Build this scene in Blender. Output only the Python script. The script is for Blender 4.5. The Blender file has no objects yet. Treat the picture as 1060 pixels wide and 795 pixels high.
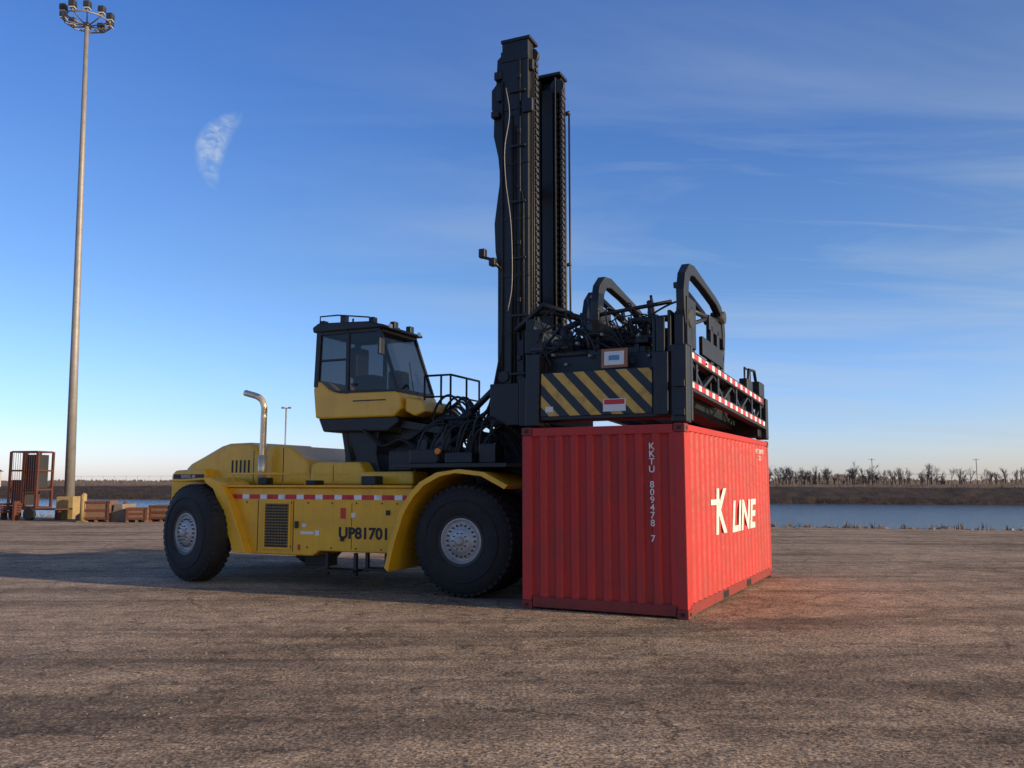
import bpy, bmesh, math, random
from mathutils import Vector, Matrix
random.seed(7)
sc=bpy.context.scene
R=math.radians
# ------------------------------------------------------------ materials
def newmat(name):
    m=bpy.data.materials.new(name); m.use_nodes=True
    nt=m.node_tree; b=nt.nodes['Principled BSDF']; return m,nt,b
def N(nt,t,**k):
    n=nt.nodes.new(t)
    for a,v in k.items():
        if a.startswith('i_'):
            key=a[2:]; key=int(key) if key.isdigit() else key.replace('_',' ')
            n.inputs[key].default_value=v
        else: setattr(n,a,v)
    return n
def ramp(nt,src,stops):
    r=nt.nodes.new('ShaderNodeValToRGB'); e=r.color_ramp.elements
    while len(e)<len(stops): e.new(.5)
    for i,(p,c) in enumerate(stops):
        e[i].position=p; e[i].color=c if len(c)==4 else (*c,1)
    nt.links.new(src,r.inputs[0]); return r
def paint(name,col,rough=.45,metal=0,dirt=.35,dirtcol=(.06,.05,.04),scale=2.5,bump=.02,coat=0,streak=0,dent=0):
    m,nt,b=newmat(name)
    tc=N(nt,'ShaderNodeTexCoord')
    n1=N(nt,'ShaderNodeTexNoise',i_Scale=scale,i_Detail=6.,i_Roughness=.65)
    n2=N(nt,'ShaderNodeTexNoise',i_Scale=scale*9,i_Detail=3.)
    nt.links.new(tc.outputs['Object'],n1.inputs['Vector']); nt.links.new(tc.outputs['Object'],n2.inputs['Vector'])
    r=ramp(nt,n1.outputs['Fac'],[(.45,(0,0,0)),(.75,(dirt,)*3)])
    mx=N(nt,'ShaderNodeMixRGB'); mx.inputs[1].default_value=(*col,1); mx.inputs[2].default_value=(*dirtcol,1)
    nt.links.new(r.outputs[0],mx.inputs[0]); out=mx.outputs[0]
    if streak:
        mp=N(nt,'ShaderNodeMapping'); mp.inputs['Scale'].default_value=(9,9,.7); nt.links.new(tc.outputs['Object'],mp.inputs[0])
        n3=N(nt,'ShaderNodeTexNoise',i_Scale=1.2,i_Detail=5.,i_Roughness=.7); nt.links.new(mp.outputs[0],n3.inputs['Vector'])
        r3=ramp(nt,n3.outputs['Fac'],[(.42,(0,0,0)),(.74,(streak,)*3)])
        m3=N(nt,'ShaderNodeMixRGB'); m3.inputs[2].default_value=(*dirtcol,1); nt.links.new(r3.outputs[0],m3.inputs[0]); nt.links.new(out,m3.inputs[1])
        n4=N(nt,'ShaderNodeTexNoise',i_Scale=11.,i_Detail=5.,i_Roughness=.75); nt.links.new(tc.outputs['Object'],n4.inputs['Vector'])
        r4=ramp(nt,n4.outputs['Fac'],[(.64,(0,0,0)),(.69,(min(1,streak*1.4),)*3)])
        m4=N(nt,'ShaderNodeMixRGB'); m4.inputs[2].default_value=(.09,.04,.025,1); nt.links.new(r4.outputs[0],m4.inputs[0]); nt.links.new(m3.outputs[0],m4.inputs[1])
        out=m4.outputs[0]
    nt.links.new(out,b.inputs['Base Color'])
    rr=N(nt,'ShaderNodeMapRange'); rr.inputs[3].default_value=rough-.1; rr.inputs[4].default_value=rough+.2
    nt.links.new(n2.outputs['Fac'],rr.inputs[0]); nt.links.new(rr.outputs[0],b.inputs['Roughness'])
    b.inputs['Metallic'].default_value=metal
    b.inputs['Coat Weight'].default_value=coat
    if bump:
        bp=N(nt,'ShaderNodeBump',i_Strength=.3,i_Distance=bump); nt.links.new(n2.outputs['Fac'],bp.inputs['Height'])
        if dent:
            b2=N(nt,'ShaderNodeBump',i_Strength=.6,i_Distance=dent); nd=N(nt,'ShaderNodeTexNoise',i_Scale=2.6,i_Detail=2.); nt.links.new(tc.outputs['Object'],nd.inputs['Vector'])
            nt.links.new(nd.outputs['Fac'],b2.inputs['Height']); nt.links.new(b2.outputs[0],bp.inputs['Normal'])
        nt.links.new(bp.outputs[0],b.inputs['Normal'])
    return m
def stripes(name,c1,c2,period,ax=(1,0,0),rough=.4,duty=.5):
    m,nt,b=newmat(name); tc=N(nt,'ShaderNodeTexCoord')
    d=N(nt,'ShaderNodeVectorMath',operation='DOT_PRODUCT'); d.inputs[1].default_value=ax
    nt.links.new(tc.outputs['Object'],d.inputs[0])
    mu=N(nt,'ShaderNodeMath',operation='MULTIPLY'); mu.inputs[1].default_value=1/period; nt.links.new(d.outputs['Value'],mu.inputs[0])
    fr=N(nt,'ShaderNodeMath',operation='FRACT'); nt.links.new(mu.outputs[0],fr.inputs[0])
    gt=N(nt,'ShaderNodeMath',operation='GREATER_THAN'); gt.inputs[1].default_value=duty; nt.links.new(fr.outputs[0],gt.inputs[0])
    mx=N(nt,'ShaderNodeMixRGB'); mx.inputs[1].default_value=(*c1,1); mx.inputs[2].default_value=(*c2,1)
    nt.links.new(gt.outputs[0],mx.inputs[0])
    n=N(nt,'ShaderNodeTexNoise',i_Scale=6.,i_Detail=6.); nt.links.new(tc.outputs['Object'],n.inputs['Vector'])
    r=ramp(nt,n.outputs['Fac'],[(.5,(1,1,1)),(.8,(.45,.42,.38))])
    m2=N(nt,'ShaderNodeMixRGB',blend_type='MULTIPLY'); m2.inputs[0].default_value=1
    nt.links.new(mx.outputs[0],m2.inputs[1]); nt.links.new(r.outputs[0],m2.inputs[2])
    nt.links.new(m2.outputs[0],b.inputs['Base Color']); b.inputs['Roughness'].default_value=rough
    return m
YEL=paint('yellow_paint',(.86,.45,.012),.33,dirt=.30,dirtcol=(.26,.15,.05),coat=.3,bump=.004,streak=.2)
BLK=paint('black_paint',(.011,.012,.014),.42,dirt=.25,dirtcol=(.045,.040,.036),bump=.004)
DGR=paint('dark_grey_steel',(.03,.031,.034),.5,dirt=.3,bump=.004)
HOS=paint('rubber_hose',(.01,.01,.011),.5,dirt=.1)
RUB=paint('tyre_rubber',(.012,.012,.013),.75,dirt=.4,dirtcol=(.04,.034,.028),scale=4)
RIM=paint('rim_paint',(.45,.45,.45),.4,metal=.2,dirt=.4)
CHR=paint('exhaust_metal',(.78,.62,.42),.28,metal=.6,dirt=.2)
RED=paint('container_red',(.52,.026,.022),.55,dirt=.5,dirtcol=(.22,.045,.032),scale=1.7,bump=.006,streak=.55,dent=.02)
REDD=paint('container_red_dark',(.24,.028,.022),.6,dirt=.6,dirtcol=(.08,.035,.025),scale=6)
WHT=paint('white_marking',(.8,.78,.72),.5,dirt=.6,dirtcol=(.5,.1,.08),scale=8,bump=0)
WLB=paint('white_label',(.75,.75,.73),.45,dirt=.2,bump=0)
RLB=paint('red_label',(.6,.03,.03),.4,dirt=.1,bump=0)
OLB=paint('orange_frame',(.35,.14,.05),.5,dirt=.1,bump=0)
BLT=paint('black_lettering',(.01,.01,.01),.5,dirt=0,bump=0)
AMB=paint('amber_lens',(.7,.2,.01),.2,dirt=0,bump=0)
LGT=paint('lamp_glass',(.6,.62,.65),.1,dirt=0,bump=0)
CON=paint('concrete',(.22,.17,.13),.85,dirt=.5,dirtcol=(.12,.09,.07),scale=3)
RST=paint('rusty_steel',(.11,.032,.02),.75,dirt=.6,dirtcol=(.04,.025,.02),scale=5)
WOD=paint('timber',(.17,.095,.055),.8,dirt=.5,scale=5)
GAL=paint('galvanised_steel',(.30,.28,.26),.5,metal=.3,dirt=.3)
YLC=paint('yellow_bollard_paint',(.36,.25,.10),.6,dirt=.4)
BRK=paint('building_wall',(.4,.38,.36),.8,dirt=.2)
TAPE=stripes('red_white_tape',(.6,.02,.02),(.8,.8,.8),.40,duty=.62)
HAZ=stripes('hazard_stripes',(.62,.36,.05),(.013,.013,.015),.235,ax=(0,.72,-.69))
GRL=stripes('grille_slats',(.30,.17,.02),(.01,.01,.01),.05,ax=(0,0,1),duty=.35)
def glassmat():
    m,nt,b=newmat('cab_glass'); b.inputs['Base Color'].default_value=(.012,.015,.018,1)
    b.inputs['Roughness'].default_value=.03; b.inputs['Alpha'].default_value=.72; return m
GLS=glassmat()

# ------------------------------------------------------------ mesh helpers
def empty(name,mw=None,parent=None):
    o=bpy.data.objects.new(name,None); sc.collection.objects.link(o); o.empty_display_size=.3
    if parent: o.parent=parent
    if mw is not None: o.matrix_basis=mw
    return o
def obj(parent,name,verts,faces,mat,bevel=0,smooth=False,seg=2):
    me=bpy.data.meshes.new(name); me.from_pydata([tuple(v) for v in verts],[],faces)
    bm=bmesh.new(); bm.from_mesh(me); bmesh.ops.recalc_face_normals(bm,faces=bm.faces); bm.to_mesh(me); bm.free()
    if mat:
        for mm in (mat if isinstance(mat,list) else [mat]): me.materials.append(mm)
    if smooth:
        for p in me.polygons: p.use_smooth=True
    o=bpy.data.objects.new(name,me); sc.collection.objects.link(o)
    if parent: o.parent=parent
    if bevel:
        md=o.modifiers.new('b','BEVEL'); md.width=bevel; md.segments=seg; md.limit_method='ANGLE'; md.angle_limit=R(30)
    return o
BF=[(0,1,2,3),(7,6,5,4),(0,4,5,1),(1,5,6,2),(2,6,7,3),(3,7,4,0)]
def boxv(x0,x1,y0,y1,z0,z1):
    return [(x0,y0,z0),(x1,y0,z0),(x1,y1,z0),(x0,y1,z0),(x0,y0,z1),(x1,y0,z1),(x1,y1,z1),(x0,y1,z1)]
def box(parent,name,x0,x1,y0,y1,z0,z1,mat,bevel=.012):
    return obj(parent,name,boxv(x0,x1,y0,y1,z0,z1),BF,mat,bevel)
def boxes(parent,name,lst,mat,bevel=0):
    V=[];F=[]
    for b in lst:
        k=len(V); V+=boxv(*b); F+=[tuple(i+k for i in f) for f in BF]
    return obj(parent,name,V,F,mat,bevel)
def prism(parent,name,poly,y0,y1,mat,bevel=.015,seg=2):
    n=len(poly); V=[(x,y0,z) for x,z in poly]+[(x,y1,z) for x,z in poly]
    F=[tuple(range(n)),tuple(range(2*n-1,n-1,-1))]+[(i,(i+1)%n,(i+1)%n+n,i+n) for i in range(n)]
    return obj(parent,name,V,F,mat,bevel,seg=seg)
def beamv(p1,p2,w,h):
    p1=Vector(p1);p2=Vector(p2);d=(p2-p1).normalized()
    s=d.cross(Vector((0,0,1)))
    if s.length<1e-3: s=Vector((0,1,0))
    s.normalize(); u=s.cross(d)
    return [p+s*a*w/2+u*b*h/2 for p in (p1,p2) for a,b in ((-1,-1),(1,-1),(1,1),(-1,1))]
def beam(parent,name,p1,p2,w,h,mat,bevel=.01):
    return obj(parent,name,beamv(p1,p2,w,h),BF,mat,bevel)
def sweepdata(pts,r,n=8,rs=None):
    pts=[Vector(p) for p in pts]; V=[];F=[]
    up=None
    for i,p in enumerate(pts):
        d=(pts[min(i+1,len(pts)-1)]-pts[max(i-1,0)]).normalized()
        if up is None:
            up=Vector((0,0,1)) if abs(d.z)<.9 else Vector((1,0,0))
        s=d.cross(up).normalized(); up=s.cross(d).normalized()
        rr=rs[i] if rs else r
        for k in range(n):
            a=2*math.pi*k/n; V.append(p+s*math.cos(a)*rr+up*math.sin(a)*rr)
    for i in range(len(pts)-1):
        for k in range(n): F.append((i*n+k,i*n+(k+1)%n,(i+1)*n+(k+1)%n,(i+1)*n+k))
    F.append(tuple(range(n))); F.append(tuple(range((len(pts)-1)*n,len(pts)*n)))
    return V,F
def tube(parent,name,pts,r,mat,n=10,smooth=False,rs=None):
    if smooth: pts=crv(pts)
    V,F=sweepdata(pts,r,n,rs); o=obj(parent,name,V,F,mat)
    for p in o.data.polygons: p.use_smooth=len(p.vertices)==4
    return o
def tubes(parent,name,lst,mat,n=8):
    V=[];F=[]
    for pts,r in lst:
        v,f=sweepdata(pts,r,n); k=len(V); V+=v; F+=[tuple(i+k for i in q) for q in f]
    o=obj(parent,name,V,F,mat)
    for p in o.data.polygons: p.use_smooth=len(p.vertices)==4
    return o
def crv(pts,k=6):
    P=[Vector(p) for p in pts]; P=[P[0]*2-P[1]]+P+[P[-1]*2-P[-2]]; out=[]
    for i in range(1,len(P)-2):
        a,b,c,d=P[i-1:i+3]
        for j in range(k):
            t=j/k; out.append(.5*((2*b)+(c-a)*t+(2*a-5*b+4*c-d)*t*t+(3*b-a-3*c+d)*t**3))
    out.append(P[-2]); return out
def text(parent,name,body,size,mw,mat,ext=.0015,align='CENTER',line=1.0,shear=0,bold=0,sx=1):
    c=bpy.data.curves.new(name,'FONT'); c.body=body; c.size=size; c.extrude=ext; c.align_x=align; c.align_y='CENTER'
    c.space_line=line; c.shear=shear; c.offset=bold
    o=bpy.data.objects.new(name,c); sc.collection.objects.link(o); bpy.context.view_layer.update()
    dg=bpy.context.evaluated_depsgraph_get(); me=bpy.data.meshes.new_from_object(o.evaluated_get(dg))
    bpy.data.objects.remove(o); me.materials.clear(); me.materials.append(mat)
    o=bpy.data.objects.new(name,me); sc.collection.objects.link(o); o.parent=parent
    o.matrix_basis=mw@Matrix.Diagonal((sx,1,1,1)); return o
def M3(x,y,z,t):
    m=Matrix((x,y,z)).transposed().to_4x4(); m.translation=Vector(t); return m

# ------------------------------------------------------------ camera
cam=bpy.data.cameras.new('camera'); co=bpy.data.objects.new('camera',cam); sc.collection.objects.link(co)
cam.lens=900/1060*36; cam.sensor_width=36; cam.clip_end=12000; cam.clip_start=.05
co.location=(0,0,1.8); co.rotation_euler=(R(96.43),0,0); sc.camera=co
# ------------------------------------------------------------ sun + sky
sd=Vector((.92,-.39,0)).normalized(); EL=13.5
sv=Vector((sd.x*math.cos(R(EL)),sd.y*math.cos(R(EL)),math.sin(R(EL))))
sl=bpy.data.lights.new('sun','SUN'); sl.energy=5; sl.angle=R(.5); sl.color=(1,.82,.60)
so=bpy.data.objects.new('sun',sl); sc.collection.objects.link(so); so.rotation_euler=sv.to_track_quat('Z','Y').to_euler(); so.location=(30,-20,30)
w=bpy.data.worlds.new('World'); sc.world=w; w.use_nodes=True; nt=w.node_tree
bg=nt.nodes['Background']; STR=.13; bg.inputs[1].default_value=STR
sky=N(nt,'ShaderNodeTexSky',sky_type='NISHITA',sun_disc=False,sun_elevation=R(EL),sun_rotation=math.atan2(sd.x,sd.y),air_density=1.0,dust_density=.6,ozone_density=2.0)
geo=N(nt,'ShaderNodeTexCoord')
sep=N(nt,'ShaderNodeSeparateXYZ'); nt.links.new(geo.outputs['Generated'],sep.inputs[0])
bal=ramp(nt,sep.outputs['Z'],[(0,(1.45/4,1.5/4,2.35/4)),(.07,(1.02/4,1.25/4,2.05/4)),(.22,(.80/4,1.06/4,1.55/4)),(.50,(.55/4,.90/4,1.6/4))])
sdn=N(nt,'ShaderNodeVectorMath',operation='DOT_PRODUCT'); sdn.inputs[1].default_value=tuple(sv); nt.links.new(geo.outputs['Generated'],sdn.inputs[0])
sdm=N(nt,'ShaderNodeMapRange'); sdm.inputs[1].default_value=.05; sdm.inputs[2].default_value=.8; nt.links.new(sdn.outputs['Value'],sdm.inputs[0])
balm=N(nt,'ShaderNodeMixRGB'); balm.inputs[2].default_value=(1.35/4,1.12/4,1.0/4,1); nt.links.new(sdm.outputs[0],balm.inputs[0]); nt.links.new(bal.outputs[0],balm.inputs[1])
bm4=N(nt,'ShaderNodeVectorMath',operation='SCALE'); bm4.inputs['Scale'].default_value=4; nt.links.new(balm.outputs[0],bm4.inputs[0])
skm=N(nt,'ShaderNodeVectorMath',operation='MULTIPLY'); nt.links.new(sky.outputs[0],skm.inputs[0]); nt.links.new(bm4.outputs[0],skm.inputs[1])
zc=N(nt,'ShaderNodeMath',operation='MAXIMUM'); zc.inputs[1].default_value=.02; nt.links.new(sep.outputs['Z'],zc.inputs[0])
za=N(nt,'ShaderNodeMath',operation='ADD'); za.inputs[1].default_value=.12; nt.links.new(zc.outputs[0],za.inputs[0])
dx=N(nt,'ShaderNodeMath',operation='DIVIDE'); nt.links.new(sep.outputs['X'],dx.inputs[0]); nt.links.new(za.outputs[0],dx.inputs[1])
dy=N(nt,'ShaderNodeMath',operation='DIVIDE'); nt.links.new(sep.outputs['Y'],dy.inputs[0]); nt.links.new(za.outputs[0],dy.inputs[1])
cb=N(nt,'ShaderNodeCombineXYZ'); nt.links.new(dx.outputs[0],cb.inputs[0]); nt.links.new(dy.outputs[0],cb.inputs[1])
cms=[]
for rot,scl,sd_,lo,hi,amt in ((12,(.30,1.1,1),1.2,.46,.76,.60),(22,(.45,2.2,1),1.8,.52,.80,.35)):
    mp=N(nt,'ShaderNodeMapping'); mp.inputs['Rotation'].default_value=(0,0,R(rot)); mp.inputs['Scale'].default_value=scl; nt.links.new(cb.outputs[0],mp.inputs[0])
    cn=N(nt,'ShaderNodeTexNoise',i_Scale=sd_,i_Detail=8.,i_Roughness=.58,i_Distortion=.7); nt.links.new(mp.outputs[0],cn.inputs['Vector'])
    cms.append(ramp(nt,cn.outputs['Fac'],[(lo,(0,0,0)),(hi,(amt,)*3)]))
cmx=N(nt,'ShaderNodeMath',operation='MAXIMUM'); nt.links.new(cms[0].outputs[0],cmx.inputs[0]); nt.links.new(cms[1].outputs[0],cmx.inputs[1])
xm=N(nt,'ShaderNodeMapRange'); xm.inputs[1].default_value=-.30; xm.inputs[2].default_value=.30; xm.inputs[3].default_value=.10; nt.links.new(sep.outputs['X'],xm.inputs[0])
# cirrus thins out towards the zenith
zm=N(nt,'ShaderNodeMapRange'); zm.inputs[1].default_value=.30; zm.inputs[2].default_value=.55; zm.inputs[3].default_value=1; zm.inputs[4].default_value=.35; nt.links.new(sep.outputs['Z'],zm.inputs[0])
cm0=N(nt,'ShaderNodeMath',operation='MULTIPLY'); nt.links.new(cmx.outputs[0],cm0.inputs[0]); nt.links.new(xm.outputs[0],cm0.inputs[1])
cm=N(nt,'ShaderNodeMath',operation='MULTIPLY'); nt.links.new(cm0.outputs[0],cm.inputs[0]); nt.links.new(zm.outputs[0],cm.inputs[1])
def dirpx(px,py):
    u=(px-530)/900; v=(397.5-py)/900; t=R(6.43); return Vector((u,math.cos(t)-v*math.sin(t),math.sin(t)+v*math.cos(t))).normalized()
d0=dirpx(219,150); ax1=(dirpx(234,118)-dirpx(210,184)).normalized(); ax2=d0.cross(ax1).normalized()
nn=N(nt,'ShaderNodeTexNoise',i_Scale=1.,i_Detail=7.,i_Roughness=.62,i_Distortion=.8)
def lin(v,off,sc_):
    a=N(nt,'ShaderNodeVectorMath',operation='DOT_PRODUCT'); a.inputs[1].default_value=v; nt.links.new(geo.outputs['Generated'],a.inputs[0])
    b=N(nt,'ShaderNodeMath',operation='SUBTRACT'); b.inputs[1].default_value=off; nt.links.new(a.outputs['Value'],b.inputs[0])
    c=N(nt,'ShaderNodeMath',operation='DIVIDE'); c.inputs[1].default_value=sc_; nt.links.new(b.outputs[0],c.inputs[0]); return c
l1=lin(ax1,d0.dot(ax1),.036); l2=lin(ax2,d0.dot(ax2),.0135)
cbl=N(nt,'ShaderNodeCombineXYZ'); nt.links.new(l1.outputs[0],cbl.inputs[0]); nt.links.new(l2.outputs[0],cbl.inputs[1])
mpl=N(nt,'ShaderNodeMapping'); mpl.inputs['Rotation'].default_value=(0,0,R(35)); mpl.inputs['Scale'].default_value=(2.8,.7,1); nt.links.new(cbl.outputs[0],mpl.inputs[0]); nt.links.new(mpl.outputs[0],nn.inputs['Vector'])
p1=N(nt,'ShaderNodeMath',operation='MULTIPLY'); nt.links.new(l1.outputs[0],p1.inputs[0]); nt.links.new(l1.outputs[0],p1.inputs[1])
p2=N(nt,'ShaderNodeMath',operation='MULTIPLY_ADD'); p2.inputs[1].default_value=-.8; nt.links.new(p1.outputs[0],p2.inputs[0]); nt.links.new(l2.outputs[0],p2.inputs[2])
p3=N(nt,'ShaderNodeMath',operation='MULTIPLY'); nt.links.new(p2.outputs[0],p3.inputs[0]); nt.links.new(p2.outputs[0],p3.inputs[1])
qs=N(nt,'ShaderNodeMath',operation='ADD'); nt.links.new(p1.outputs[0],qs.inputs[0]); nt.links.new(p3.outputs[0],qs.inputs[1])
fo=N(nt,'ShaderNodeMapRange'); fo.interpolation_type='SMOOTHSTEP'; fo.inputs[1].default_value=0; fo.inputs[2].default_value=1.7; fo.inputs[3].default_value=1; fo.inputs[4].default_value=0; nt.links.new(qs.outputs[0],fo.inputs[0])
nr=N(nt,'ShaderNodeMapRange'); nr.inputs[1].default_value=.36; nr.inputs[2].default_value=.62; nr.inputs[3].default_value=.1; nr.inputs[4].default_value=.8; nt.links.new(nn.outputs['Fac'],nr.inputs[0])
wm=N(nt,'ShaderNodeMath',operation='MULTIPLY'); nt.links.new(fo.outputs[0],wm.inputs[0]); nt.links.new(nr.outputs[0],wm.inputs[1])
fy=N(nt,'ShaderNodeMath',operation='GREATER_THAN'); fy.inputs[1].default_value=0; nt.links.new(sep.outputs['Y'],fy.inputs[0])
wm2=N(nt,'ShaderNodeMath',operation='MULTIPLY'); nt.links.new(wm.outputs[0],wm2.inputs[0]); nt.links.new(fy.outputs[0],wm2.inputs[1])
mxx=N(nt,'ShaderNodeMath',operation='MAXIMUM'); nt.links.new(cm.outputs[0],mxx.inputs[0]); nt.links.new(wm2.outputs[0],mxx.inputs[1])
cl=N(nt,'ShaderNodeMixRGB'); cl.inputs[2].default_value=(.50/STR,.60/STR,.72/STR,1)
nt.links.new(mxx.outputs[0],cl.inputs[0]); nt.links.new(skm.outputs[0],cl.inputs[1]); nt.links.new(cl.outputs[0],bg.inputs[0])

# ------------------------------------------------------------ ground materials
def asphalt():
    m,nt,b=newmat('weathered_asphalt'); L=nt.links.new
    tc=N(nt,'ShaderNodeTexCoord')
    big=N(nt,'ShaderNodeTexNoise',i_Scale=.22,i_Detail=5.,i_Roughness=.65); L(tc.outputs['Object'],big.inputs['Vector'])
    med=N(nt,'ShaderNodeTexNoise',i_Scale=2.2,i_Detail=6.,i_Roughness=.7); L(tc.outputs['Object'],med.inputs['Vector'])
    fn=N(nt,'ShaderNodeTexNoise',i_Scale=34.,i_Detail=4.,i_Roughness=.8); L(tc.outputs['Object'],fn.inputs['Vector'])
    gv=N(nt,'ShaderNodeTexVoronoi',i_Scale=48.); L(tc.outputs['Object'],gv.inputs['Vector'])
    base=ramp(nt,big.outputs['Fac'],[(.32,(.29,.20,.125)),(.52,(.45,.325,.215)),(.70,(.54,.40,.275))])
    out=base.outputs[0]
    for rot,scl,lo,hi,dk in ((8,(.07,1.0,1),.34,.50,.52),(-14,(.05,2.2,1),.36,.46,.68)):
        mp=N(nt,'ShaderNodeMapping'); mp.inputs['Scale'].default_value=scl; mp.inputs['Rotation'].default_value=(0,0,R(rot)); L(tc.outputs['Object'],mp.inputs[0])
        st=N(nt,'ShaderNodeTexNoise',i_Scale=1.,i_Detail=4.,i_Roughness=.6,i_Distortion=.5); L(mp.outputs[0],st.inputs['Vector'])
        s=ramp(nt,st.outputs['Fac'],[(lo,(dk,dk,dk*1.03)),(hi,(1,1,1))])
        m1=N(nt,'ShaderNodeMixRGB',blend_type='MULTIPLY'); m1.inputs[0].default_value=.9; L(out,m1.inputs[1]); L(s.outputs[0],m1.inputs[2]); out=m1.outputs[0]
    # curved tyre tracks left by turning vehicles
    prev=None
    for (cx,cy,r,wd) in ((-14,62,53.5,.30),(-14,62,55.6,.30),(-34,-22,38.5,.28),(-34,-22,40.4,.28),(30,-52,64.0,.30),(30,-52,66.2,.30),(8,58,50.2,.25)):
        ds=N(nt,'ShaderNodeVectorMath',operation='DISTANCE'); ds.inputs[1].default_value=(cx,cy,0); L(tc.outputs['Object'],ds.inputs[0])
        sb=N(nt,'ShaderNodeMath',operation='SUBTRACT'); sb.inputs[1].default_value=r; L(ds.outputs['Value'],sb.inputs[0])
        ab=N(nt,'ShaderNodeMath',operation='ABSOLUTE'); L(sb.outputs[0],ab.inputs[0])
        mr=N(nt,'ShaderNodeMapRange'); mr.inputs[1].default_value=wd*.4; mr.inputs[2].default_value=wd; mr.inputs[3].default_value=1; mr.inputs[4].default_value=0; L(ab.outputs[0],mr.inputs[0])
        if prev is None: prev=mr.outputs[0]
        else:
            mm=N(nt,'ShaderNodeMath',operation='MAXIMUM'); L(prev,mm.inputs[0]); L(mr.outputs[0],mm.inputs[1]); prev=mm.outputs[0]
    tn=ramp(nt,med.outputs['Fac'],[(.38,(.1,.1,.1)),(.62,(.6,.6,.6))])
    tm=N(nt,'ShaderNodeMath',operation='MULTIPLY'); L(prev,tm.inputs[0]); L(tn.outputs[0],tm.inputs[1])
    mt=N(nt,'ShaderNodeMixRGB'); mt.inputs[2].default_value=(.14,.105,.078,1); L(tm.outputs[0],mt.inputs[0]); L(out,mt.inputs[1]); out=mt.outputs[0]
    md=ramp(nt,med.outputs['Fac'],[(.3,(.56,.56,.57)),(.5,(1,1,1)),(.72,(1.28,1.25,1.2))])
    m2=N(nt,'ShaderNodeMixRGB',blend_type='MULTIPLY'); m2.inputs[0].default_value=1; L(out,m2.inputs[1]); L(md.outputs[0],m2.inputs[2])
    ff=ramp(nt,fn.outputs['Fac'],[(.34,(.30,.29,.28)),(.5,(.95,.95,.95)),(.68,(1.7,1.65,1.55))])
    m3=N(nt,'ShaderNodeMixRGB',blend_type='MULTIPLY'); m3.inputs[0].default_value=1; L(m2.outputs[0],m3.inputs[1]); L(ff.outputs[0],m3.inputs[2])
    gr=ramp(nt,gv.outputs['Color'],[(.25,(.5,.48,.46)),(.6,(1,1,1)),(.9,(1.4,1.35,1.3))])
    m3b=N(nt,'ShaderNodeMixRGB',blend_type='MULTIPLY'); m3b.inputs[0].default_value=.9; L(m3.outputs[0],m3b.inputs[1]); L(gr.outputs[0],m3b.inputs[2])
    wv=N(nt,'ShaderNodeTexNoise',i_Scale=1.6,i_Detail=6.,i_Roughness=.75); L(tc.outputs['Object'],wv.inputs['Vector'])
    va=N(nt,'ShaderNodeMixRGB',blend_type='ADD'); va.inputs[0].default_value=.9; L(tc.outputs['Object'],va.inputs[1]); L(wv.outputs['Color'],va.inputs[2])
    cks=[]
    for scl,wd in ((.55,.020),(2.4,.045)):
        vo=N(nt,'ShaderNodeTexVoronoi',feature='DISTANCE_TO_EDGE',i_Scale=scl); L(va.outputs[0],vo.inputs['Vector'])
        c=N(nt,'ShaderNodeMapRange'); c.inputs[1].default_value=wd*.2; c.inputs[2].default_value=wd; c.inputs[3].default_value=1; c.inputs[4].default_value=0; L(vo.outputs['Distance'],c.inputs[0]); cks.append(c)
    msk=ramp(nt,big.outputs['Fac'],[(.42,(1,1,1)),(.50,(0,0,0))])
    cm=N(nt,'ShaderNodeMath',operation='MULTIPLY'); L(cks[1].outputs[0],cm.inputs[0]); L(msk.outputs[0],cm.inputs[1])
    msk2=ramp(nt,med.outputs['Fac'],[(.44,(0,0,0)),(.56,(1,1,1))])
    cm2=N(nt,'ShaderNodeMath',operation='MULTIPLY'); L(cks[0].outputs[0],cm2.inputs[0]); L(msk2.outputs[0],cm2.inputs[1])
    mxn=N(nt,'ShaderNodeMath',operation='MAXIMUM'); L(cm2.outputs[0],mxn.inputs[0]); L(cm.outputs[0],mxn.inputs[1])
    cf=N(nt,'ShaderNodeMath',operation='MULTIPLY'); cf.inputs[1].default_value=.8; L(mxn.outputs[0],cf.inputs[0])
    m4=N(nt,'ShaderNodeMixRGB'); m4.inputs[2].default_value=(.05,.038,.028,1); L(cf.outputs[0],m4.inputs[0]); L(m3b.outputs[0],m4.inputs[1])
    L(m4.outputs[0],b.inputs['Base Color']); b.inputs['Roughness'].default_value=.92; b.inputs['Specular IOR Level'].default_value=.15
    bp=N(nt,'ShaderNodeBump',i_Strength=.6,i_Distance=.014); L(fn.outputs['Fac'],bp.inputs['Height'])
    bp2=N(nt,'ShaderNodeBump',i_Strength=.5,i_Distance=.06); L(med.outputs['Fac'],bp2.inputs['Height']); L(bp2.outputs[0],bp.inputs['Normal']); L(bp.outputs[0],b.inputs['Normal'])
    return m
def earth(name,c1,c2,c3,scale,bump=.1):
    m,nt,b=newmat(name); L=nt.links.new; tc=N(nt,'ShaderNodeTexCoord')
    n=N(nt,'ShaderNodeTexNoise',i_Scale=scale,i_Detail=7.,i_Roughness=.7); L(tc.outputs['Object'],n.inputs['Vector'])
    r=ramp(nt,n.outputs['Fac'],[(.35,c1),(.5,c2),(.68,c3)]); L(r.outputs[0],b.inputs['Base Color']); b.inputs['Roughness'].default_value=.95
    bp=N(nt,'ShaderNodeBump',i_Strength=.8,i_Distance=bump); L(n.outputs['Fac'],bp.inputs['Height']); L(bp.outputs[0],b.inputs['Normal'])
    return m
ASP=asphalt()
ROCK=earth('riprap_rock',(.10,.08,.06),(.2,.165,.13),(.36,.31,.26),2.5)
DRY=earth('dry_grass_soil',(.07,.042,.022),(.15,.09,.046),(.23,.15,.08),.35,.3)
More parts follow.
